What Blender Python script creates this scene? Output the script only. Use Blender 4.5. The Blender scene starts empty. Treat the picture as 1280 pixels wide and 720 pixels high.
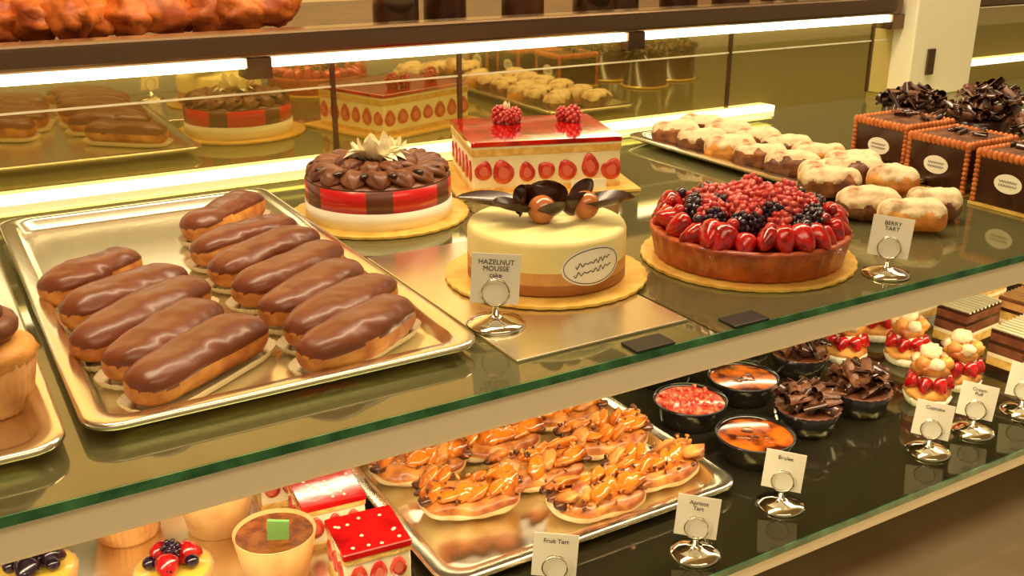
import bpy, math, random
from mathutils import Vector, Matrix, noise, Euler
random.seed(7)
R=random.uniform
sc=bpy.context.scene
PI=math.pi
# ------------------------------------------------------------------ materials
def lin(c):
    o=[]
    for v in c:
        v/=255.0
        o.append(v/12.92 if v<=.04045 else ((v+.055)/1.055)**2.4)
    return (o[0],o[1],o[2],1)
def MT(name,col,rough=.5,metal=0,col2=None,ns=20,lo=.4,hi=.6,bump=0,bs=60,coat=0,sss=0,emit=0,detail=4,bd=.004,spec=.5):
    m=bpy.data.materials.new(name);m.use_nodes=True
    nt=m.node_tree;n=nt.nodes;l=nt.links
    b=n['Principled BSDF']
    b.inputs['Base Color'].default_value=lin(col)
    b.inputs['Roughness'].default_value=rough
    b.inputs['Metallic'].default_value=metal
    b.inputs['Coat Weight'].default_value=coat
    b.inputs['Coat Roughness'].default_value=.08
    b.inputs['Specular IOR Level'].default_value=spec
    if sss:
        b.inputs['Subsurface Weight'].default_value=sss
        b.inputs['Subsurface Radius'].default_value=(.01,.005,.002)
        b.inputs['Subsurface Scale'].default_value=.5
    if emit:
        b.inputs['Emission Color'].default_value=lin(col)
        b.inputs['Emission Strength'].default_value=emit
    tc=n.new('ShaderNodeTexCoord')
    if col2 is not None:
        t=n.new('ShaderNodeTexNoise');t.inputs['Scale'].default_value=ns;t.inputs['Detail'].default_value=detail
        r=n.new('ShaderNodeValToRGB')
        r.color_ramp.elements[0].position=lo;r.color_ramp.elements[0].color=lin(col)
        r.color_ramp.elements[1].position=hi;r.color_ramp.elements[1].color=lin(col2)
        l.new(tc.outputs['Object'],t.inputs['Vector']);l.new(t.outputs['Fac'],r.inputs['Fac'])
        l.new(r.outputs['Color'],b.inputs['Base Color'])
    if bump:
        t=n.new('ShaderNodeTexNoise');t.inputs['Scale'].default_value=bs;t.inputs['Detail'].default_value=3
        u=n.new('ShaderNodeBump');u.inputs['Strength'].default_value=bump;u.inputs['Distance'].default_value=bd
        l.new(tc.outputs['Object'],t.inputs['Vector']);l.new(t.outputs['Fac'],u.inputs['Height'])
        l.new(u.outputs['Normal'],b.inputs['Normal'])
    return m
def glassmat(name,tint,gl=.05,dcol=None,dfac=0,ior=1.6):
    m=bpy.data.materials.new(name);m.use_nodes=True
    nt=m.node_tree;n=nt.nodes;l=nt.links;n.clear()
    o=n.new('ShaderNodeOutputMaterial');mx=n.new('ShaderNodeMixShader')
    t=n.new('ShaderNodeBsdfTransparent');t.inputs[0].default_value=lin(tint)
    g=n.new('ShaderNodeBsdfGlossy');g.inputs['Roughness'].default_value=gl;g.inputs[0].default_value=lin((246,244,214))
    f=n.new('ShaderNodeFresnel');f.inputs[0].default_value=ior
    src=t.outputs[0]
    if dfac:
        d=n.new('ShaderNodeBsdfDiffuse');d.inputs[0].default_value=lin(dcol)
        m2=n.new('ShaderNodeMixShader');m2.inputs[0].default_value=dfac
        l.new(t.outputs[0],m2.inputs[1]);l.new(d.outputs[0],m2.inputs[2]);src=m2.outputs[0]
    l.new(f.outputs[0],mx.inputs[0]);l.new(src,mx.inputs[1]);l.new(g.outputs[0],mx.inputs[2]);l.new(mx.outputs[0],o.inputs[0])
    return m
def mirrormat(name,tint,diff,fac):
    m=bpy.data.materials.new(name);m.use_nodes=True
    nt=m.node_tree;n=nt.nodes;l=nt.links;n.clear()
    o=n.new('ShaderNodeOutputMaterial');mx=n.new('ShaderNodeMixShader');mx.inputs[0].default_value=fac
    g=n.new('ShaderNodeBsdfGlossy');g.inputs['Roughness'].default_value=.03;g.inputs[0].default_value=lin(tint)
    t=n.new('ShaderNodeBsdfDiffuse');t.inputs[0].default_value=lin(diff)
    l.new(t.outputs[0],mx.inputs[1]);l.new(g.outputs[0],mx.inputs[2]);l.new(mx.outputs[0],o.inputs[0])
    return m
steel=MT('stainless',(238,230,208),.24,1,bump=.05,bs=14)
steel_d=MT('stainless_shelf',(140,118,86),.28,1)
chrome=MT('chrome',(235,230,215),.08,1)
railw=MT('rail_enamel',(244,236,210),.35,.1)
bronze=MT('rail_dark_metal',(120,98,76),.2,.9)
glass=glassmat('shelf_glass',(228,236,204),.05,(204,196,136),.16,1.9)
glass2=glassmat('lower_shelf_glass',(232,236,214),.06,(170,156,120),.05)
gedge=MT('glass_edge_green',(44,100,66),.12,0,(84,150,104),30,.4,.7,coat=.6)
mirror=mirrormat('mirror_tinted',(214,200,142),(150,130,64),.75)
ledm=MT('led_tube',(255,242,208),.5,emit=5)
ledm2=MT('led_ledge',(255,240,204),.5,emit=1.8)
black=MT('reflection_black',(30,27,22),.4)  # black of the plates that imitate dark reflections
darkw=MT('dark_wood',(58,34,18),.4,0,(92,56,28),12,.35,.65)
deckm=MT('base_stone',(236,216,176),.35,0,(224,202,160),6,.4,.6)
choux=MT('choux_pastry',(238,172,82),.5,0,(176,96,34),26,.36,.66,bump=.5,bs=60,sss=.05)
glaze=MT('milk_chocolate_glaze',(126,66,38),.36,0,(100,50,28),16,.35,.65,coat=.12,bump=.14,bs=26)
liner=MT('paper_liner',(236,220,180),.7)
sugar=MT('powdered_choux',(228,206,166),.8,0,(150,96,58),36,.46,.66,bump=.4,bs=120)
brownch=MT('dusted_chocolate',(86,48,28),.45,0,(122,76,48),60,.4,.6,bump=.4,bs=120)
chouxb=MT('brown_choux',(160,98,54),.5,0,(100,56,32),40,.4,.6,bump=.5,bs=90)
darkch=MT('dark_chocolate',(52,27,17),.25,0,(66,36,22),30,coat=.3)
mousse=MT('chocolate_mousse',(132,80,50),.4,0,(104,56,34),40,.4,.6,bump=.15,bs=50)
cream=MT('cream',(250,240,206),.5,0,(242,228,184),30,.4,.7,sss=.15)
palecream=MT('pale_lemon_mousse',(246,234,166),.4,0,(238,222,144),20,.4,.7,sss=.15,bump=.08)
caramel=MT('caramel_mousse',(220,168,98),.45,0,(206,150,80),30)
brownl=MT('hazelnut_mousse',(176,116,62),.45,0,(160,98,50),30)
whiterib=MT('white_ribbon',(250,244,222),.35)
redrib=MT('red_choc_band',(208,24,24),.3,coat=.3)
brnrib=MT('brown_choc_band',(104,52,30),.35)
gold=MT('gold_board',(234,186,88),.34,.35,(246,208,112),40)
redjel=MT('red_jelly',(196,18,20),.08,0,(130,8,12),24,.45,.65,coat=1,bump=.12,bs=25)
strawf=MT('strawberry_cut',(186,34,26),.3,0,(214,80,58),60,.45,.6,coat=.4)
strawc=MT('strawberry_heart',(220,108,86),.35)
straw=MT('strawberry',(188,22,24),.16,0,(136,10,16),70,.5,.6,coat=.8,bump=.6,bs=220,bd=.001)
rasp=MT('raspberry',(184,44,44),.3,0,(224,112,100),50,.42,.72,coat=.45)
bberry=MT('blackberry',(26,15,30),.18,0,(52,28,52),60,coat=.6)
crust=MT('tart_crust',(190,92,42),.42,0,(146,58,26),40,.4,.65,bump=.4,bs=90,coat=.25)
sponge=MT('sponge',(236,196,112),.75,0,(216,168,82),90,bump=.5,bs=200)
wafer=MT('wafer_roll',(216,128,60),.5,0,(184,98,42),60)
paperw=MT('card_paper',(250,246,228),.6)
ink=MT('ink',(60,48,40),.7)
apric=MT('apricot_glazed',(226,128,34),.16,0,(126,50,14),34,.44,.64,coat=.8,bump=.3,bs=50)
nut=MT('burnt_nut',(60,28,14),.3,0,(110,58,24),60,coat=.4)
puffw=MT('puff_dusted',(246,226,180),.55,0,(222,170,96),26,.4,.7,bump=.3,bs=60)
puffb=MT('puff_golden',(226,154,70),.45,0,(150,72,26),30,.4,.64,bump=.4,bs=80,coat=.3)
brulee=MT('brulee_caramel',(222,112,32),.14,0,(76,24,10),30,.40,.60,coat=.9)
redtop=MT('red_compote',(206,66,42),.25,0,(244,164,120),90,.5,.65,coat=.7,bump=.5,bs=150)
ramek=MT('black_ramekin',(30,27,26),.2,coat=.4)
tira=MT('cocoa_top',(120,60,26),.5,0,(164,94,42),80,bump=.4,bs=160)
custard=MT('custard_cup',(232,190,126),.4,0,(214,160,96),20,sss=.1)
green=MT('mint_choc_leaf',(130,186,104),.4)
bread=MT('bread_crust',(224,124,46),.5,0,(160,70,22),22,.38,.62,bump=.6,bs=40)
muffp=MT('muffin_paper',(228,170,104),.6,0,(204,138,74),30)
floorm=MT('floor_tile',(120,90,60),.4,0,(96,70,44),3)
wallm=MT('wall_paint',(232,204,146),.6,0,(220,188,128),3)
ceilm=MT('ceiling_paint',(214,190,150),.8)
yellowf=MT('pineapple',(244,204,80),.3,coat=.4)
truff=MT('hazelnut_truffle',(190,112,60),.18,coat=.7)
# ------------------------------------------------------------------ mesh builder
I4=Matrix.Identity(4)
def TR(x=0,y=0,z=0,rx=0,ry=0,rz=0,s=1):
    sx=s if isinstance(s,(tuple,list)) else (s,s,s)
    return Matrix.Translation((x,y,z))@Euler((rx,ry,rz)).to_matrix().to_4x4()@Matrix.Diagonal((sx[0],sx[1],sx[2],1))
class MB:
    def __init__(s): s.v=[];s.f=[];s.m=[];s.sm=[];s.mats=[]
    def mi(s,m):
        if m not in s.mats: s.mats.append(m)
        return s.mats.index(m)
    def add(s,vs,fs,mat,M=I4,smooth=True):
        o=len(s.v);s.v+= [M@Vector(p) for p in vs]
        for k,f in enumerate(fs):
            s.f.append([i+o for i in f]);s.m.append(s.mi(mat[k] if isinstance(mat,list) else mat));s.sm.append(smooth)
    def box(s,c,d,mat,M=I4):
        x,y,z=d[0]/2,d[1]/2,d[2]/2
        vs=[(c[0]+a*x,c[1]+b*y,c[2]+e*z) for a in(-1,1) for b in(-1,1) for e in(-1,1)]
        s.add(vs,[(0,1,3,2),(4,6,7,5),(0,4,5,1),(2,3,7,6),(0,2,6,4),(1,5,7,3)],mat,M,False)
    def sphere(s,M,mat,seg=14,ring=9,fl=0,fn=6,nz=0,ns=3):
        vs=[];fs=[]
        sd=R(0,50)
        for i in range(ring+1):
            ph=PI*i/ring
            for j in range(seg):
                th=2*PI*j/seg
                r=1+fl*math.cos(fn*th)*math.sin(ph)
                p=Vector((math.sin(ph)*math.cos(th)*r,math.sin(ph)*math.sin(th)*r,math.cos(ph)))
                if nz: p*=1+nz*noise.noise(p*ns+Vector((sd,sd,0)))
                vs.append(p)
        for i in range(ring):
            for j in range(seg):
                a=i*seg+j;b=i*seg+(j+1)%seg
                fs.append((a,a+seg,b+seg,b))
        s.add(vs,fs,mat,M)
    def lathe(s,prof,mat,M=I4,seg=48,rf=None,cap=True,smooth=True):
        vs=[];fs=[];n=len(prof)
        for i,(r,z) in enumerate(prof):
            for j in range(seg):
                th=2*PI*j/seg;k=rf(th,i) if rf else 1
                vs.append((r*k*math.cos(th),r*k*math.sin(th),z))
        ml=[]
        for i in range(n-1):
            for j in range(seg):
                a=i*seg+j;b=i*seg+(j+1)%seg
                fs.append((a,b,b+seg,a+seg))
                if isinstance(mat,list): 
                    mm=mat[i];ml.append(mm[j*len(mm)//seg] if isinstance(mm,list) else mm)
                else: ml.append(mat)
        if cap:
            fs.append(tuple(range(seg-1,-1,-1)));ml.append(ml[0])
            fs.append(tuple(range((n-1)*seg,n*seg)));ml.append(ml[-2])
        s.add(vs,fs,ml,M,smooth)
    def tube(s,pts,r,mat,M=I4,seg=8,closed=False):
        pts=[Vector(p) for p in pts];n=len(pts);vs=[];fs=[]
        for i,p in enumerate(pts):
            if closed: t=(pts[(i+1)%n]-pts[i-1])
            else: t=pts[min(i+1,n-1)]-pts[max(i-1,0)]
            t.normalize()
            a=t.cross(Vector((.13,.21,.97)))
            if a.length<.1: a=t.cross(Vector((1,0,0)))
            a.normalize();b=t.cross(a)
            rr=r[i] if isinstance(r,list) else r
            for j in range(seg):
                th=2*PI*j/seg;vs.append(p+a*rr*math.cos(th)+b*rr*math.sin(th))
        m=n if closed else n-1
        for i in range(m):
            for j in range(seg):
                a=i*seg+j;b=i*seg+(j+1)%seg;c=((i+1)%n)*seg
                fs.append((a,b,c+(j+1)%seg,c+j))
        if not closed:
            fs.append(tuple(range(seg)));fs.append(tuple(range((n-1)*seg,n*seg)))
        s.add(vs,fs,mat,M)
    def curl(s,M,mat,r=.006,L=.03,ang=3.5,nu=3,nv=8,taper=.3,lean=.6):
        vs=[];fs=[]
        for i in range(nu+1):
            u=i/nu
            for j in range(nv+1):
                a=ang*j/nv+u*lean;rr=r*(1-taper*j/nv)
                vs.append((rr*math.cos(a),L*(u-.5),rr*math.sin(a)))
        for i in range(nu):
            for j in range(nv):
                a=i*(nv+1)+j;fs.append((a,a+1,a+nv+2,a+nv+1))
        s.add(vs,fs,mat,M)
    def leaf(s,M,mat,L=.07,W=.03,bend=1.2,cup=.4,n=12,wn=6):
        vs=[];fs=[]
        for i in range(n+1):
            u=i/n;w=W/2*math.sin(PI*min(1,u*.92+.08))**.7
            a=bend*u;x=L*math.sin(a)/bend;z=L*(1-math.cos(a))/bend
            for j in range(wn+1):
                q=(j/wn-.5)*2
                vs.append((x,w*q,z+cup*w*q*q))
        for i in range(n):
            for j in range(wn):
                a=i*(wn+1)+j;fs.append((a,a+wn+1,a+wn+2,a+1))
        s.add(vs,fs,mat,M)
    def build(s,name,loc=(0,0,0),rz=0,parent=None):
        me=bpy.data.meshes.new(name);me.from_pydata([tuple(v) for v in s.v],[],s.f)
        for m in s.mats: me.materials.append(m)
        me.polygons.foreach_set('material_index',s.m);me.polygons.foreach_set('use_smooth',s.sm)
        me.update();me.validate()
        ob=bpy.data.objects.new(name,me);ob.location=loc;ob.rotation_euler=(0,0,rz)
        bpy.context.collection.objects.link(ob)
        if parent: ob.parent=parent
        return ob
def rot(x,y,k=1):   # survey frame -> case frame
    return (x-.0314*y)*k,(y+.0314*x)*k
def boxob(name,x0,x1,y0,y1,z0,z1,mat,bev=0):
    b=MB();c=((x0+x1)/2,(y0+y1)/2,(z0+z1)/2)
    b.box((0,0,0),(x1-x0,y1-y0,z1-z0),mat);o=b.build(name,c)
    if bev:
        m=o.modifiers.new('b','BEVEL');m.width=bev;m.segments=3
    return o
LZ=-.26
# ------------------------------------------------------------------ case structure
X0,X1=-1.2,4.0;YF=.72;YM=1.64
def empty(name,loc=(0,0,0)):
    e=bpy.data.objects.new(name,None);e.location=loc;bpy.context.collection.objects.link(e);return e
case=empty('display_case')
def part(ob): ob.parent=case;return ob
part(boxob('upper_glass_left',X0,.668,YF,YM,-.008,0,glass))
part(boxob('upper_glass_right',.671,X1,YF,YM,-.008,0,glass))
part(boxob('upper_glass_edge',X0,X1,YF-.0015,YF+.0005,-.0085,0,gedge))
part(boxob('upper_front_rail',X0,X1,YF+.003,YF+.045,-.042,-.0095,railw,.004))
part(boxob('rear_channel',X0,X1,YM-.03,YM,-.03,-.0085,railw,.002))
part(boxob('mirror_back',X0,X1,YM,YM+.008,0,.185,mirror))
part(boxob('mirror_lower',X0,X1,YM,YM+.008,LZ,-.03,mirror))
part(boxob('top_rail',X0,1.99,YM-.03,YM+.03,.188,.228,bronze,.008))
part(boxob('top_rail_far',2.23,X1,YM-.03,YM+.03,.188,.228,bronze,.008))
part(boxob('led_ledge_strip',X0,1.62,YM-.022,YM-.001,.0,.012,ledm2))
part(boxob('led_ledge_strip_far',2.24,X1,YM-.022,YM-.001,.05,.062,ledm2))
xs=[X0,.49,1.235,1.98]
for i in range(3):
    part(boxob('led_tube_%d'%i,xs[i]+.022,xs[i+1]-.022,YM-.022,YM-.004,.172,.186,ledm))
for i,x in enumerate(xs[1:]):
    part(boxob('bracket_%d'%i,x-.02,x+.02,YM-.026,YM-.001,.155,.188,bronze))
for i,x in enumerate((.62,.86,1.5,1.93)):
    part(boxob('mirror_seam_%d'%i,x-.004,x+.004,YM-.003,YM-.0005,.014,.172,bronze))
part(boxob('mirror_groove',X0,1.98,YM-.002,YM-.0004,.128,.131,railw))
part(boxob('end_pillar',2.0,2.22,YM-.06,YM+.08,0,.42,railw,.004))
part(boxob('pillar_lock',2.05,2.075,YM-.066,YM-.06,.05,.11,bronze,.002))
for i,x in enumerate((.59,.716)):
    part(boxob('dark_reflection_%d'%i,x-.024,x+.024,YF-.001,YF+.026,.0003,.003,black,.001))  # thin black plates drawn in for dark reflections along the front edge
# lower shelf
part(boxob('lower_shelf_glass',X0,X1,.68,YM,LZ-.008,LZ,glass2))
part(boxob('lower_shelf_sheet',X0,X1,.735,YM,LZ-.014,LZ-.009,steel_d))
part(boxob('lower_glass_edge',X0,X1,.6785,.6805,LZ-.0085,LZ,gedge))
part(boxob('lower_front_rail',X0,X1,.684,.73,LZ-.03,LZ-.0095,railw,.003))
part(boxob('base_deck',X0,X1,.1,YM+.1,-.50,-.44,deckm,.01))
part(boxob('base_cabinet',X0,X1,.14,YM+.1,-1.1,-.50,darkw))
part(boxob('added_shelf_glow',X0,X1,YF+.052,YF+.072,-.03,-.012,ledm2))  # unseen glowing strip, added to help light the lower shelf
boxob('service_counter',X0,X1,1.76,2.6,-1.1,.19,darkw)
boxob('floor',-4,6,-4,4,-1.2,-1.1,floorm)
boxob('wall_back',-4,6,3.6,3.7,-1.1,2.4,wallm)
boxob('ceiling',-4,6,-4,3.7,2.4,2.5,ceilm)
# ------------------------------------------------------------------ trays
def rrect(hx,hy,r,z,n=6):
    out=[]
    for cx,cy,a0 in((hx-r,hy-r,0),(-hx+r,hy-r,PI/2),(-hx+r,-hy+r,PI),(hx-r,-hy+r,1.5*PI)):
        for i in range(n+1):
            a=a0+PI/2*i/n;out.append((cx+r*math.cos(a),cy+r*math.sin(a),z))
    return out
def tray(name,x0,x1,y0,y1,z,h=.016,mat=steel):
    hx,hy=(x1-x0)/2,(y1-y0)/2
    loops=[rrect(hx,hy,.03,h-.004),rrect(hx,hy,.03,h),rrect(hx-.004,hy-.004,.028,h+.001),rrect(hx-.016,hy-.016,.026,h+.001),rrect(hx-.019,hy-.019,.025,h-.002),
           rrect(hx-.024,hy-.024,.024,.004),rrect(hx-.028,hy-.028,.022,.002),rrect(hx-.04,hy-.04,.02,.0015)]
    vs=[p for L in loops for p in L];n=len(loops[0]);fs=[]
    for i in range(len(loops)-1):
        for j in range(n):
            fs.append((i*n+j,i*n+(j+1)%n,(i+1)*n+(j+1)%n,(i+1)*n+j))
    fs.append(tuple(range((len(loops)-1)*n,len(loops)*n)))
    o=len(vs);vs+=rrect(hx-.026,hy-.026,.024,0)
    for j in range(n): fs.append((j,o+j,o+(j+1)%n,(j+1)%n))
    fs.append(tuple(range(o+n-1,o-1,-1)))
    b=MB();b.add(vs,fs,mat);return b.build(name,((x0+x1)/2,(y0+y1)/2,z))
tray('baking_tray',.075,.437,.787,1.48,.0005)
tray('baking_tray',-.33,.062,.775,1.45,.0005)
tray('baking_tray',1.14,1.36,1.0,1.52,.0005)
tray('baking_tray',.385,.79,.785,1.22,LZ+.0005)
tray('baking_tray',-.05,.355,.80,1.32,LZ+.0005)
boxob('cake_platform',.455,.664,.76,1.12,.0,.003,steel,.001)
# ------------------------------------------------------------------ eclairs
def eclair(name,p0,p1,z,w=.054,h=.042,top=glaze,body=choux,thr=.30,paper=True,disp=.0016,nz=.09,edge=.10,ribs=0):
    b=MB();dx,dy=p1[0]-p0[0],p1[1]-p0[1];L=math.hypot(dx,dy)
    nu,nv=60,60;vs=[];fs=[];ml=[];sd=R(0,99);bend=R(-.006,.006);tw=R(-.15,.15)
    info=[]
    for i in range(nu+1):
        u=-1+2*i/nu;u=math.copysign(1-(1-abs(u))**1.6,u)
        rf=max(.02,(1-abs(u)**5))**.42
        rf*=1+.05*math.cos(u*3+sd)
        for j in range(nv):
            t=2*PI*j/nv
            s_=math.sin(t);c_=math.cos(t)
            nn=noise.noise(Vector((u*2.2+sd,c_*1.2,s_*1.2)))+.35*noise.noise(Vector((u*7+sd,c_*3,s_*3)))
            k=rf*(1+nz*nn)
            if ribs: k*=1+ribs*math.cos(9*t)*(1-u*u)
            up=math.sin(t+tw)-(thr+edge*noise.noise(Vector((u*3+sd,sd,.4*(1 if c_>0 else -1)))))-max(0,abs(u)-.93)*6
            g=max(0,min(1,up*7));g=g*g*(3-2*g)
            y=(w/2*k+disp*g)*math.copysign(abs(c_)**.85,c_);zz=h/2*k*s_+disp*g*max(0,s_)
            if s_>0: zz*=.90+.10*abs(c_)
            if s_<0: zz*=.8
            vs.append((u*L/2,y+bend*(1-u*u),zz+h*.42));info.append(up)
    for i in range(nu):
        for j in range(nv):
            a=i*nv+j;c=i*nv+(j+1)%nv
            fs.append((a,a+nv,c+nv,c))
            q=(info[a]+info[c]+info[a+nv]+info[c+nv])/4
            ml.append(top if q>0 else body)
    fs.append(tuple(range(nv)));ml.append(body);fs.append(tuple(range(nu*nv+nv-1,nu*nv-1,-1)));ml.append(body)
    b.add(vs,fs,ml)
    if paper:
        n=120;vs=[];fs=[]
        for k,(sc_,zz) in enumerate(((.8,.001),(.98,.002),(1.10,.010))):
            for j in range(n):
                t=2*PI*j/n;e=1+(.012*math.cos(40*t) if k else 0)
                vs.append((math.copysign(abs(math.cos(t))**.4,math.cos(t))*L/2*(1+(sc_-1)*.6)*e,math.copysign(abs(math.sin(t))**.6,math.sin(t))*w/2*sc_*e,zz))
        for k in range(2):
            for j in range(n): fs.append((k*n+j,k*n+(j+1)%n,(k+1)*n+(j+1)%n,(k+1)*n+j))
        fs.append(tuple(range(n)))
        b.add(vs,fs,liner)
    return b.build(name,((p0[0]+p1[0])/2,(p0[1]+p1[1])/2,z),math.atan2(dy,dx))
EC=[((.131,1.172),(.244,1.251)),((.136,1.084),(.278,1.159)),((.130,.988),(.285,1.105)),((.149,.924),(.271,1.030)),((.154,.862),(.298,.955)),
((.335,1.321),(.461,1.431)),((.311,1.218),(.461,1.285)),((.309,1.132),(.463,1.217)),((.312,1.052),(.465,1.150)),((.317,.979),(.455,1.068)),((.319,.910),(.466,1.000)),((.308,.850),(.450,.928))]
for a,c in EC:
    eclair('chocolate_eclair',rot(*a,.95),rot(*c,.95),.0025,w=.057,h=.048)
# ------------------------------------------------------------------ boards
def board(b,r,h=.004):
    b.lathe([(r*.97,0),(r,.001),(r,h),(r*.97,h+.0005)],gold,seg=180,rf=lambda t,i:1+.014*abs(math.sin(18*t))*(1 if i in(1,2) else .5),smooth=False)
# round chocolate cake
b=MB();board(b,.125)
r=.103
seg=[redrib,redrib,brnrib]*6
b.lathe([(r,.0045),(r,.028)],whiterib,seg=72,cap=True)
b.lathe([(r-.001,.028),(r-.001,.058)],[seg],seg=72)
b.lathe([(r-.003,.058),(r-.004,.060),(.09,.063),(.001,.066)],mousse,seg=64)
def petal(b,M,mat,L,W,H):
    nu,nv=16,24;vs=[];fs=[]
    for i in range(nu+1):
        u=i/nu;q=(math.sin(PI*min(1,u*1.0)**.62))**.8 if 0<u<1 else .02
        for j in range(nv):
            t=2*PI*j/nv;k=q*(1+.14*math.cos(6*t+u*3))
            vs.append((L*(.5-u),W*k*math.cos(t),H*k*math.sin(t)+H*.5*q))
    for i in range(nu):
        for j in range(nv):
            a=i*nv+j;c=i*nv+(j+1)%nv;fs.append((a,c,c+nv,a+nv))
    b.add(vs,fs,mat,M)
for k in range(16):
    a=2*PI*k/16
    petal(b,TR(.070*math.cos(a),.070*math.sin(a),.064,0,.1,a+.45),mousse,.064,.0165,.012)
for k in range(9):
    a=2*PI*k/9+.2
    petal(b,TR(.036*math.cos(a),.036*math.sin(a),.070,0,.1,a+.5),mousse,.05,.014,.011)
for k in range(14):
    a=2*PI*k/14+.2;b.sphere(TR(.084*math.cos(a),.084*math.sin(a),.076,0,0,a,(.011,.006,.004)),darkch,10,6)
b.sphere(TR(0,0,.074,s=(.02,.02,.010)),brownch)
for k in range(44):
    ry=R(.05,1.0);a=R(0,6.28);q=R(0,.018);b.leaf(TR(q*math.cos(a),q*math.sin(a),.079,0,-ry,a+R(-.5,.5)),cream,R(.030,.044),R(.014,.022),R(.8,1.6)*(1 if ry<.6 else -1),R(.3,.7),8,4)
x,y=rot(.591,1.282);b.build('chocolate_mousse_cake',(x,y,.0005),.3)
# pale mousse cake
b=MB();board(b,.117);r=.092
b.lathe([(r-.004,.0045),(r,.006),(r,.018),(r,.032),(r,.060),(r-.002,.0645),(r-.006,.067),(.001,.067)],[brownl,brownl,caramel,palecream,palecream,palecream,palecream],seg=96)
sa=math.radians(-88)
def curvedoval(b,R0,a0,zc,wa,wz,mat):
    vs=[];fs=[];n=24
    for i in range(n+1):
        q=-1+2*i/n;h=wz*math.sqrt(max(0,1-q*q));aa=a0+wa*q
        for s in(-1,1): vs.append((R0*math.cos(aa),R0*math.sin(aa),zc+s*h))
    for i in range(n): fs.append((2*i,2*i+2,2*i+3,2*i+1))
    b.add(vs,fs,mat)
curvedoval(b,r+.0005,sa,.037,.44,.022,paperw)
R1=r+.0009
for (z0,am,al) in ((.042,.003,.25),(.032,.003,.27)):
    pts=[];n=60
    for i in range(n+1):
        q=-1+2*i/n;aa=sa+al*q;pts.append((R1*math.cos(aa),R1*math.sin(aa),z0+am*math.sin(q*22)*(.6+.4*math.sin(q*5))+q*.003))
    b.tube(pts,.00045,ink,seg=4)
pts=[]
for i in range(40):
    t=2*PI*i/40;aa=sa+.40*math.cos(t);pts.append((R1*math.cos(aa),R1*math.sin(aa),.037+.0198*math.sin(t)))
b.tube(pts,.0004,ink,seg=4,closed=True)
T0=.0668
camd=math.radians(-30.6)
def sr(dx,dy):
    return dx*math.cos(camd)-dy*math.sin(camd), dx*math.sin(camd)+dy*math.cos(camd)
for (dx,dy,z,rz,ry,L,W,bd,cu) in ((-.02,.005,.012,3.0,.04,.088,.048,.30,.5),(-.015,-.005,.010,-2.7,-.05,.055,.04,.5,.6),(-.012,.004,.004,-1.9,-1.1,.038,.055,.7,.5),(-.03,.0,.004,.2,-1.1,.038,.045,.6,.5),(.0,.02,.004,1.6,-1.0,.038,.05,.8,.5),(.03,.004,.010,-.15,-.05,.074,.046,.4,.6),(.03,.012,.006,.5,-.5,.046,.04,.9,.5),(.03,-.005,.006,-1.0,-.7,.034,.04,1.0,.4),(.0,-.01,.004,-1.2,-.3,.045,.036,.8,.4)):
    px,py=sr(dx,dy);b.leaf(TR(px,py,T0+z,0,ry,rz+camd),darkch,L,W,bd,cu)
for dx,dy,z in((-.006,-.014,.016),(.044,-.002,.018)):
    px,py=sr(dx,dy);b.sphere(TR(px,py,T0+z,s=.0165),truff,18,12)
x,y=rot(.640,.934);b.build('caramel_mousse_cake',(x,y,.0035))
# strawberry square cake
b=MB();W,D=.235,.195
b.box((0,0,.0025),(W+.05,D+.05,.004),gold)
def rbox(b,w,d,z0,z1,mat,r=.004):
    L=[rrect(w/2,d/2,r,z0),rrect(w/2,d/2,r,z1-.001),rrect(w/2-.001,d/2-.001,r,z1)]
    vs=[p for l in L for p in l];n=len(L[0]);fs=[]
    for i in range(2):
        for j in range(n): fs.append((i*n+j,i*n+(j+1)%n,(i+1)*n+(j+1)%n,(i+1)*n+j))
    fs.append(tuple(range(2*n,3*n)));fs.append(tuple(range(n-1,-1,-1)))
    b.add(vs,fs,mat,smooth=False)
rbox(b,W,D,.0045,.012,sponge);rbox(b,W-.003,D-.003,.012,.061,cream);rbox(b,W,D,.061,.071,sponge);rbox(b,W-.001,D-.001,.071,.075,cream);rbox(b,W+.001,D+.001,.075,.082,redjel)
def berrycut(b,M,sx=.015,sz=.016):
    n=20;vs=[];
    for ring,(q,yy) in enumerate(((1,.0012),(.93,-.0016),(.5,-.0022))):
        for i in range(n):
            t=2*PI*i/n;c,s_=math.cos(t),math.sin(t)
            w=1-.28*max(0,s_)
            vs.append((sx*q*c*w,yy,sz*q*s_*(1.12 if s_>0 else .88)))
    fs=[(r_*n+i,r_*n+(i+1)%n,(r_+1)*n+(i+1)%n,(r_+1)*n+i) for r_ in range(2) for i in range(n)]
    ml=[strawf]*len(fs);fs.append(tuple(range(2*n,3*n)));ml.append(strawc)
    b.add(vs,fs,ml,M)
for k in range(7):
    b_=k*(W-.034)/6-(W-.034)/2
    berrycut(b,TR(b_+R(-.002,.002),-D/2+.0012,.034+R(-.004,.004),0,R(-.8,.8),0),R(.013,.0175),R(.014,.020))
    berrycut(b,TR(b_,D/2-.0012,.034,0,0,PI),R(.013,.016),R(.014,.019))
for k in range(6):
    b_=k*(D-.034)/5-(D-.034)/2
    berrycut(b,TR(-W/2+.0012,b_,.034,0,0,-PI/2),R(.012,.015),R(.014,.02))
    berrycut(b,TR(W/2-.0012,b_,.034,0,0,PI/2),R(.012,.015),R(.014,.02))
def raspb(b,M,mat=rasp,s=.011,n=34):
    b.sphere(M@TR(s=(s*.8,s*.8,s*.9)),mat,10,6)
    for i in range(n):
        z=1-2*(i+.5)/n;ph=i*2.39996;q=math.sqrt(1-z*z)
        b.sphere(M@TR(q*math.cos(ph)*s*.82,q*math.sin(ph)*s*.82,z*s,s=s*.29),mat,6,4)
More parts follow.
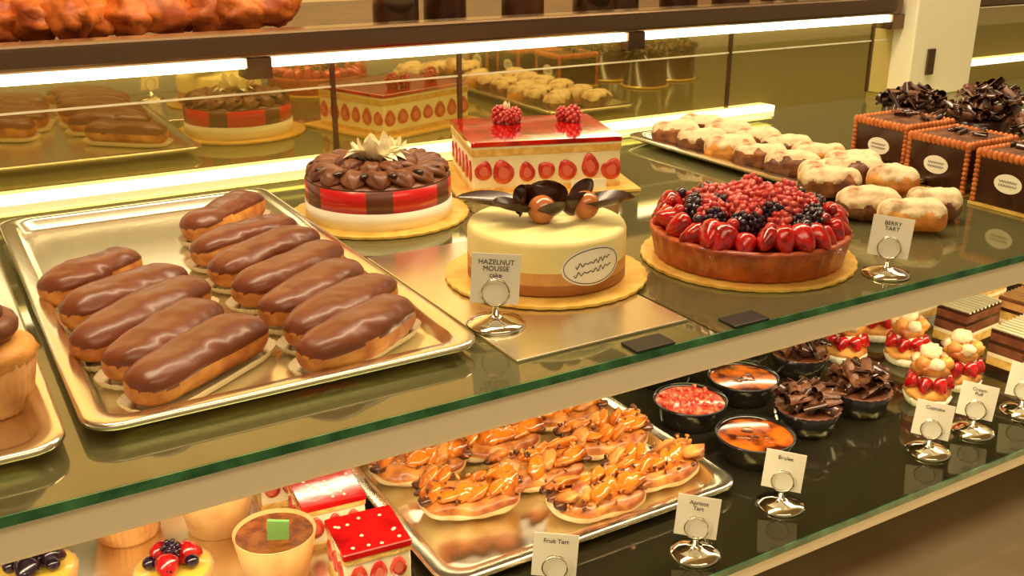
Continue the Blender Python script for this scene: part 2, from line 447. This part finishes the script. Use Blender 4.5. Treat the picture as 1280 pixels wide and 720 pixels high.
def strawb(b,M,s=.016,mat=straw):
    prof=[(.001,-1.25),(.35,-1.05),(.72,-.55),(.95,0),(.98,.35),(.75,.68),(.3,.8),(.001,.78)]
    b.lathe([(a*s,c*s) for a,c in prof],mat,M,seg=14)
raspb(b,TR(-.045,.045,.095),rasp,.014);raspb(b,TR(-.018,.052,.093),rasp,.012);raspb(b,TR(-.03,.03,.095),rasp,.011);raspb(b,TR(.075,.03,.094),rasp,.014);raspb(b,TR(.06,.045,.093),rasp,.011)
for k in range(8): b.leaf(TR(-.035,.045,.097,0,-R(.2,1.2),R(0,6.28)),cream,.022,.008,1,.3,5,3)
b.box((.06,-D/2-.018,.012),(.055,.001,.020),paperw,TR(0,0,0,-.0))
x,y=rot(.893,1.345);b.build('strawberry_layer_cake',(x,y,.0005),math.radians(-18.2))
# fruit tart
b=MB();board(b,.130);r=.120
b.lathe([(r-.010,.0045),(r-.006,.006),(r,.036),(r+.002,.040),(r-.003,.043),(r-.01,.041),(.001,.043)],[crust]*5+[redjel],seg=144,rf=lambda t,i:1+(.008*math.cos(36*t) if i<5 else 0))
for k in range(29):
    a=2*PI*k/29+R(-.06,.06);m=TR((.102)*math.cos(a),(.102)*math.sin(a),.050+R(-.004,.005),0,0,a)@TR(0,0,0,0,PI/2+.35+R(-.3,.3),0)@TR(0,0,0,PI,0,0)
    strawb(b,m@TR(0,0,0,R(-.5,.5),0,R(0,6),s=(1,.8,1)),R(.0145,.0195))
for k in range(20):
    a=2*PI*k/20+R(-.1,.1);rr=.078+R(-.012,.006)
    raspb(b,TR(rr*math.cos(a),rr*math.sin(a),.061+R(-.002,.004),R(-.6,.6),R(-.6,.6),0),rasp if k%4==2 else bberry,R(.0125,.015),28)
for k in range(14):
    a=2*PI*k/14+.15;rr=.096+R(-.004,.003)
    b.sphere(TR(rr*math.cos(a),rr*math.sin(a),.066,s=R(.006,.0085)),bberry if k%3==1 else straw,10,7)
for k in range(22):
    rr=.064*math.sqrt((k+.4)/22);a=k*2.39996+R(-.15,.15)
    raspb(b,TR(rr*math.cos(a),rr*math.sin(a),.066+.007*(1-rr/.064)+R(-.003,.004),R(-1,1),R(-1,1),0,(1,1,R(1,1.25))),rasp if k not in(9,15) else bberry,R(.0135,.0162),28)
x,y=rot(.893,.862);b.build('mixed_berry_tart',(x,y,.0005))
# ------------------------------------------------------------------ card stands
def cardstand(x,y,z,s=1,yaw=None,txt=('CAKE',)):
    if yaw is None: yaw=math.atan2(y,x)-PI/2
    e=MB()
    e.lathe([(.030,0),(.031,.0015),(.029,.004),(.020,.007),(.010,.010),(.0035,.012),(.0025,.022)],chrome,seg=40)
    for dy in(-.0030,.0016):
        e.tube([(.014*math.cos(t),dy,.036+.014*math.sin(t)) for t in [2*PI*i/32 for i in range(32)]],.0011,chrome,seg=6,closed=True)
    Mc=TR(.0,0,.048,-.12,0.06,0)
    e.box((0,.0012,.002),(.050,.0008,.052),paperw,Mc)
    ob=e.build('price_card_stand',(x,y,z+.0003),yaw);ob.scale=(s,s,s)
    cu=bpy.data.curves.new('card_text','FONT');cu.body='\n'.join(txt);cu.size=.0072;cu.align_x='CENTER';cu.extrude=.0001;cu.space_line=.95
    cu.materials.append(ink);t=bpy.data.objects.new('card_text',cu);bpy.context.collection.objects.link(t)
    t.parent=ob;t.matrix_local=Mc@TR(0,.0004,.017,PI/2,0,0)
CS=(('HAZELNUT','MOUSSE','cake'),('BERRY','TART'),('Fruit Tart',),('Apricot','Tart'),('Brulee',),('Cupcake',),('Cream','Puff'),('Slice',))
x,y=rot(.508,.832);cardstand(x,y,.003,1,txt=CS[0])
x,y=rot(.985,.722);cardstand(x,y+.004,0,.92,txt=CS[1])
for (px,py),t in zip(((.510,.722),(.681,.698),(.833,.717),(1.092,.705),(1.19,.708),(1.301,.708)),CS[2:]):
    x,y=rot(px,py);cardstand(x,y,LZ,.92,txt=t)
# ------------------------------------------------------------------ back right pastries
for k in range(9):
    yy=1.44-k*.073
    for c in(0,1):
        y=yy+c*.028
        x=(1.20 if y>1.04 else 1.125)+c*(.086 if y>1.04 else .08)
        z=.0025 if y>1.07 else (.017 if y>.95 else .001)
        dx,dy=.036,-.026
        if c and y<1.0: dx,dy=.026,-.026
        eclair('dusted_cream_puff',(x-dx,y-dy),(x+dx,y+dy),z,w=.052,h=.050,top=sugar,body=(chouxb,brownch,choux)[(k+c)%3],thr=.35,paper=False,nz=.12,edge=.7,disp=.001,ribs=.03)
def chocbox(x,y,lab=True):
    b=MB();hx,hy,h=.055,.052,.072
    b.box((0,0,.002),(.12,.112,.004),gold)
    b.box((0,0,.004+h/2),(2*hx,2*hy,h),darkch)
    b.box((0,0,.004+h+.002),(2*hx-.01,2*hy-.01,.004),brownch)
    for sx,n in((-1,13),(1,13)):
        for i in range(n):
            q=-hy+2*hy*i/(n-1)
            b.sphere(TR(sx*hx,q,h+.005,s=(.0045,.0052,.007)),wafer,8,6)
    for sy in(-1,1):
        for i in range(13):
            q=-hx+2*hx*i/12
            b.sphere(TR(q,sy*hy,h+.005,s=(.0052,.0045,.007)),wafer,8,6)
    for sx in(-1,1):
        for sy in(-1,1):
            for i in range(10): b.sphere(TR(sx*hx,sy*hy,.008+i*.007,s=(.0045,.0045,.0042)),wafer,8,6)
    n=24;vs=[(-hx-.0006,.0,.040)]+[(-hx-.0006,.022*math.cos(2*PI*i/n),.040+.014*math.sin(2*PI*i/n)) for i in range(n)]
    b.add(vs,[(0,i+1,(i+1)%n+1) for i in range(n)],paperw,smooth=False)
    for q in(.043,.037):
        b.tube([(-hx-.0010,.014*(-1+2*i/30),q+.0015*math.sin(i*1.3)) for i in range(31)],.0004,ink,seg=4)
    for k in range(10):
        b.curl(TR(R(0,hx)*.8,R(-hy,hy)*.8,h+.011,R(-.4,.4),R(-1,1),R(0,6.28)),darkch if k%3 else brownch,r=R(.004,.006),L=R(.012,.025),ang=R(2,4.5))
    b.build('chocolate_box_cake',(x,y,.0005))
for px,py in ((1.402,1.085),(1.365,.948),(1.345,.815)):
    x,y=rot(px,py);chocbox(x+.062,y)
def curlcake(x,y):
    b=MB();b.lathe([(.058,0),(.060,.002),(.060,.004),(.054,.0045),(.054,.07),(.05,.074),(.001,.075)],[gold,gold,gold,darkch,darkch,darkch],seg=48)
    for k in range(130):
        a=R(0,6.28);r=.052*math.sqrt(R(0,1))
        b.curl(TR(r*math.cos(a),r*math.sin(a),.078+R(0,.036)*(1-r/.06),R(-1,1),R(-1,1),R(0,6.28)),darkch if k%3 else brownch,r=R(.005,.010),L=R(.015,.035),ang=R(2,4.5))
    b.build('chocolate_curl_cake',(x,y,.0005))
for p in((1.59,1.24),(1.58,1.10),(1.57,.96),(1.56,.82),(1.73,1.18),(1.72,1.03)): curlcake(*p)
# ------------------------------------------------------------------ cupcake upper left
def cupcake(x,y,z,top,paper,s=1,name='frosted_cupcake',swirl=True):
    b=MB()
    b.lathe([(.028,0),(.030,.002),(.038,.044),(.036,.045),(.001,.046)],[paper,paper,choux,choux],seg=96,rf=lambda t,i:1+(.025*math.cos(32*t) if i<3 else 0))
    b.sphere(TR(0,0,.046,s=(.040,.040,.014)),choux,24,10,nz=.1)
    if swirl:
        pts=[];rr=[]
        for i in range(100):
            q=i/99;a=q*2*PI*3.2;r=.026*(1-q)**.8;pts.append((r*math.cos(a),r*math.sin(a),.060+q*.035));rr.append(.011*(1-.75*q))
        b.tube(pts,rr,top,seg=10)
    o=b.build(name,(x,y,z),R(0,3));o.scale=(s,s,s);return o
cupcake(*rot(.045,.905),.0025,mousse,muffp,1.1)
cupcake(-.06,.93,.0025,mousse,muffp,1.1)
cupcake(-.03,1.08,.0025,mousse,muffp,1.1)
# ------------------------------------------------------------------ lower shelf: apricot pastries
def apricot(x,y,z,rz):
    b=MB();L=.118;w=.036
    nu,nv=32,28;vs=[];fs=[];ml=[];sd=R(0,9)
    for i in range(nu+1):
        u=-1+2*i/nu;rf=max(.03,1-abs(u)**6)**.5
        for j in range(nv):
            t=2*PI*j/nv;s_=math.sin(t);k=rf*(1+.12*noise.noise(Vector((u*3+sd,math.cos(t)*1.5,s_*1.5))))
            vs.append((u*L/2*(1-.05*s_),w*k*math.copysign(abs(math.cos(t))**.7,math.cos(t)),.014+.008*u*u+.014*k*s_))
    for i in range(nu):
        for j in range(nv):
            a=i*nv+j;c=i*nv+(j+1)%nv;fs.append((a,a+nv,c+nv,c));ml.append(puffw if math.sin(2*PI*(j+.5)/nv)<.1 else puffb)
    fs.append(tuple(range(nv)));ml.append(puffw);fs.append(tuple(range(nu*nv+nv-1,nu*nv-1,-1)));ml.append(puffw)
    b.add(vs,fs,ml)
    for k in range(6):
        q=(k-2.5)/2.6
        for sg in(-1,1):
            if R(0,1)<.1: continue
            b.sphere(TR(q*L*.40+R(-.004,.004),sg*.016+R(-.004,.004),.032+.006*q*q+R(-.002,.003),R(-.5,.5)-sg*.35,-.5+R(-.4,.4),R(-.9,.9),(.0165,.012,.0058)),apric if R(0,1)<.8 else puffb,14,8,nz=.35,ns=2)
    for k in range(60):
        q=R(-1,1);yy=R(-.032,.032)
        b.sphere(TR(q*L*.47,yy,.039+.006*q*q-.012*(yy/.03)**2+R(-.002,.003),R(0,3),R(0,3),R(0,3),(R(.002,.005),R(.0018,.0032),R(.001,.002))),(nut,puffb,puffb,apric,nut)[k%5],7,5,nz=.3)
    for q in(-1,1):
        for sg in(-1,0,1): b.sphere(TR(q*L*.46,sg*.018,.030,R(-.4,.4),0,R(-.5,.5),(.010,.008,.005)),nut if R(0,1)<.6 else puffb,10,6,nz=.4)
    b.build('apricot_pastry',(x,y,z),rz)
AP=((.640,.835,-.12),(.515,.915,-.3),(.618,.925,-.15),(.738,.850,-.05),(.735,.945,-.1),(.500,1.015,-.2),(.612,1.015,-.1),(.728,1.035,-.2),(.490,1.11,-.1),(.605,1.11,-.2),(.720,1.125,-.1),(.49,1.19,-.1),(.61,1.19,0),(.72,1.20,0))
for px,py,a in AP:
    x,y=rot(px,py);apricot(min(max(x,.46),.712),y-.01,LZ+.0022,a)
# ------------------------------------------------------------------ ramekins
def ramekin(x,y,z,top):
    b=MB()
    b.lathe([(.040,0),(.042,.001),(.051,.030),(.0515,.033),(.0495,.0335),(.0475,.030)],ramek,seg=48,cap=False)
    b.lathe([(.0475,.029),(.03,.0305),(.0005,.031)],top,seg=48,cap=False)
    b.lathe([(.0005,.0005),(.040,.0003)],ramek,seg=48,cap=False)
    if top is redtop:
        for k in range(60):
            a=R(0,6.28);r=.043*math.sqrt(R(0,1));b.sphere(TR(r*math.cos(a),r*math.sin(a),.032,s=R(.002,.004)),redtop,7,5)
    else:
        for k in range(5):
            a=R(0,6.28);r=R(0,.024);rr=R(.006,.013)
            b.sphere(TR(r*math.cos(a),r*math.sin(a),.0306,0,0,R(0,3),(rr,rr*.7,.0007)),nut if k%2 else brulee,20,6,nz=.4,ns=1.5)
    b.build('creme_brulee_ramekin',(x,y,z+.0003),R(0,6))
for px,py,t in ((1.003,.955,brulee),(.888,.940,redtop),(.892,.82,brulee),(.94,1.062,brulee),(1.06,1.09,brulee),(.885,1.17,redtop),(.98,1.19,brulee)):
    ramekin(*rot(px,py),LZ,t)
def shavecup(x,y):
    b=MB();b.lathe([(.031,0),(.033,.001),(.044,.035),(.042,.036),(.001,.038)],[ramek,ramek,mousse,mousse],seg=48,rf=lambda t,i:1+(.03*math.cos(24*t) if i<3 else 0))
    for k in range(75):
        a=R(0,6.28);r=.038*math.sqrt(R(0,1))
        b.curl(TR(r*math.cos(a),r*math.sin(a),.042+R(0,.03)*(1-r/.05),R(-.9,.9),R(-.9,.9),R(0,6.28)),darkch if k%2 else brownch,r=R(.006,.011),L=R(.018,.036),ang=R(1.5,3.5))
    b.build('chocolate_shaving_cupcake',(x,y,LZ+.0003))
for p in((1.005,.835),(1.11,.835),(1.135,.97),(1.17,1.11)): shavecup(*rot(*p))
# strawberry cream puffs
def puff(x,y,rz=0):
    b=MB()
    b.lathe([(.026,0),(.028,.001),(.033,.014),(.001,.015)],whiterib,seg=60,rf=lambda t,i:1+.03*math.cos(20*t))
    b.sphere(TR(0,0,.018,s=(.034,.031,.014)),choux,20,10,nz=.2)
    for k in range(7):
        a=2*PI*k/7;strawb(b,TR(.024*math.cos(a),.022*math.sin(a),.036,.9*math.sin(a),-.9*math.cos(a),0),.012)
    b.sphere(TR(0,0,.04,s=(.027,.025,.014)),cream,20,10,fl=.1,fn=7)
    b.sphere(TR(0,0,.056,s=(.028,.026,.015)),puffb,20,10,nz=.25)
    for k in range(6):
        a=k*1.047;b.sphere(TR(.018*math.cos(a),.018*math.sin(a),.064,s=(.011,.011,.010)),choux if k%2 else sugar,12,8,nz=.35)
    b.sphere(TR(0,.004,.077,s=(.016,.015,.012)),sugar,16,10,nz=.35)
    b.build('strawberry_cream_puff',(x,y,LZ+.0003),rz)
for p in((1.235,.965),(1.31,.91),(1.215,.80),(1.26,1.06),(1.35,1.0),(1.30,.81)):
    puff(*rot(*p))
def slice_(x,y,rz,kind=0):
    b=MB();w,d=.10,.055
    lay=[(0,.010,darkch),(.010,.024,sponge),(.024,.030,cream),(.030,.044,mousse if kind else sponge),(.044,.050,darkch),(.050,.062,caramel if kind==0 else mousse),(.062,.067,mousse if kind==0 else darkch)]
    for z0,z1,m in lay: b.box((0,0,(z0+z1)/2),(w-.0005*R(0,3),d-.0005*R(0,3),z1-z0),m)
    for k in range(9): b.tube([(-w/2+.006+k*.011,-d/2,.068),(-w/2+.006+k*.011,d/2,.068)],.0025,caramel if kind==0 else cream,seg=6)
    b.build('layer_cake_slice',(x,y,LZ+.0003),rz)
for px,py,a,k in ((1.48,1.02,.1,0),(1.46,.91,.1,1),(1.44,.80,.1,1),(1.62,1.0,.1,0),(1.58,.88,.1,0),(1.72,.86,.1,1),(1.5,1.15,.1,1),(1.68,1.15,.1,0),(1.60,.76,.1,1),(1.82,1.0,.1,1)):
    slice_(*rot(px,py),a,k)
# lower left items
def cupdes(x,y):
    b=MB();b.lathe([(.031,0),(.033,.001),(.043,.052),(.0415,.0535),(.040,.050),(.001,.050)],[custard,custard,custard,custard,tira],seg=56)
    b.tube([(.0425*math.cos(t),.0425*math.sin(t),.053) for t in [2*PI*i/40 for i in range(40)]],.0008,custard,seg=5,closed=True)
    b.box((0,.002,.064),(.022,.003,.030),green,TR(0,0,0,.25,.1,0))
    b.build('tiramisu_cup',(x,y,LZ+.0022),R(-.5,.1))
for p in((.280,.905),(.255,1.03),(.24,1.16),(.14,1.22)): cupdes(*rot(*p))
def redsq(x,y,rz):
    b=MB();w=.072
    rbox(b,w,w,.0,.008,sponge,.002);rbox(b,w-.002,w-.002,.008,.044,cream,.002);rbox(b,w,w,.044,.050,sponge,.002);rbox(b,w+.001,w+.001,.050,.057,redjel,.002)
    for s in range(4):
        for k in(-1,0,1): berrycut(b,TR(0,0,0,0,0,s*PI/2)@TR(k*.021,-w/2+.0006,.027),.0095,.013)
    for k in range(12): b.sphere(TR(R(-.03,.03),R(-.03,.03),.057,s=(.0022,.0022,.001)),cream,6,4)
    b.build('strawberry_square',(x,y,LZ+.0022),rz)
for px,py in((.375,.85),(.372,.955),(.36,1.06),(.35,1.17)):
    x,y=rot(px,py);redsq(x-.014,y,-.1)
def berrytart(x,y,tops=straw):
    b=MB();b.lathe([(.030,0),(.032,.001),(.041,.03),(.037,.032),(.001,.034)],[custard,custard,custard,yellowf],seg=60,rf=lambda t,i:1+(.02*math.cos(22*t) if i<3 else 0))
    for k in range(3): strawb(b,TR(.016*math.cos(k*2.1),.016*math.sin(k*2.1),.044,1.2*math.sin(k*2.1),-1.2*math.cos(k*2.1),0),.013,tops)
    for k in range(5): b.sphere(TR(.022*math.cos(k*1.26+.5),.022*math.sin(k*1.26+.5),.042,s=.0075),bberry,10,7)
    raspb(b,TR(0,0,.052),bberry,.01,24)
    b.build('berry_custard_tart',(x,y,LZ+.0022))
berrytart(*rot(.180,.93));berrytart(*rot(.06,1.0),bberry);berrytart(*rot(.08,.89))
cupcake(*rot(.165,1.07),LZ+.0022,mousse,muffp,1.1,'muffin',False)
cupcake(*rot(.05,1.13),LZ+.0022,mousse,muffp,1.1,'muffin',False)
# ------------------------------------------------------------------ bread & things on service counter
b=MB()
for k in range(22):
    b.sphere(TR(-.45+k*.05,1.88+R(-.03,.05),.044+R(0,.015),R(-.3,.3),R(-.2,.2),R(0,3),(.062,.040,.038)),bread,24,14,nz=.35,ns=2.5)
b.build('bread_loaf_pile',(0,0,.19))
def jar(x,y,m):
    b=MB();b.lathe([(.04,0),(.045,.004),(.045,.09),(.03,.105),(.03,.12),(.001,.121)],m,seg=32)
    b.build('storage_jar',(x,y,.1905))
for i in range(11): jar(.85+i*.15,1.9+R(-.05,.08),[bronze,darkch,darkw,bronze][i%4])
# ------------------------------------------------------------------ lights
def area(name,loc,rot_,sx,sy,e,col=(1,.79,.49)):
    l=bpy.data.lights.new(name,'AREA');l.shape='RECTANGLE';l.size=sx;l.size_y=sy;l.energy=e;l.color=col
    o=bpy.data.objects.new(name,l);o.location=loc;o.rotation_euler=rot_;bpy.context.collection.objects.link(o);return o
area('ceiling_lamp',(.9,1.25,1.5),(0,0,0),2.6,.2,46)
area('front_fill',(.3,-.3,1.7),(.7,0,0),2.4,.5,16)  # added frontal fill that brightens the front rail, not a ceiling fixture
area('ceiling_lamp.002',(2.6,1.2,1.4),(0,0,0),1.4,.5,9)
area('shelf_fill',(1.0,.79,-.035),(.45,0,0),3.6,.03,9)  # unseen fill added beneath the upper shelf to light the lower one
area('shelf_fill.001',(1.0,1.25,-.02),(0,0,0),3.6,.03,5)  # second added fill, lifts the dark middle of the lower shelf
area('wall_fill',(.9,2.7,1.6),(1.0,0,0),4,.4,60)  # added wash on the back wall so the trays reflect something bright
w=bpy.data.worlds.new('w');sc.world=w;w.use_nodes=True
w.node_tree.nodes['Background'].inputs[0].default_value=(1,.72,.42,1);w.node_tree.nodes['Background'].inputs[1].default_value=.38
# ------------------------------------------------------------------ camera
P=math.atan(466/1275);yaw=math.radians(30.6)
c=bpy.data.cameras.new('camera');c.sensor_width=36;c.lens=1275/1280*36;c.clip_start=.01
co=bpy.data.objects.new('camera',c);co.location=(0,0,.4);co.rotation_euler=(PI/2-P,0,-yaw)
bpy.context.collection.objects.link(co);sc.camera=co
sc.view_settings.view_transform='Standard'
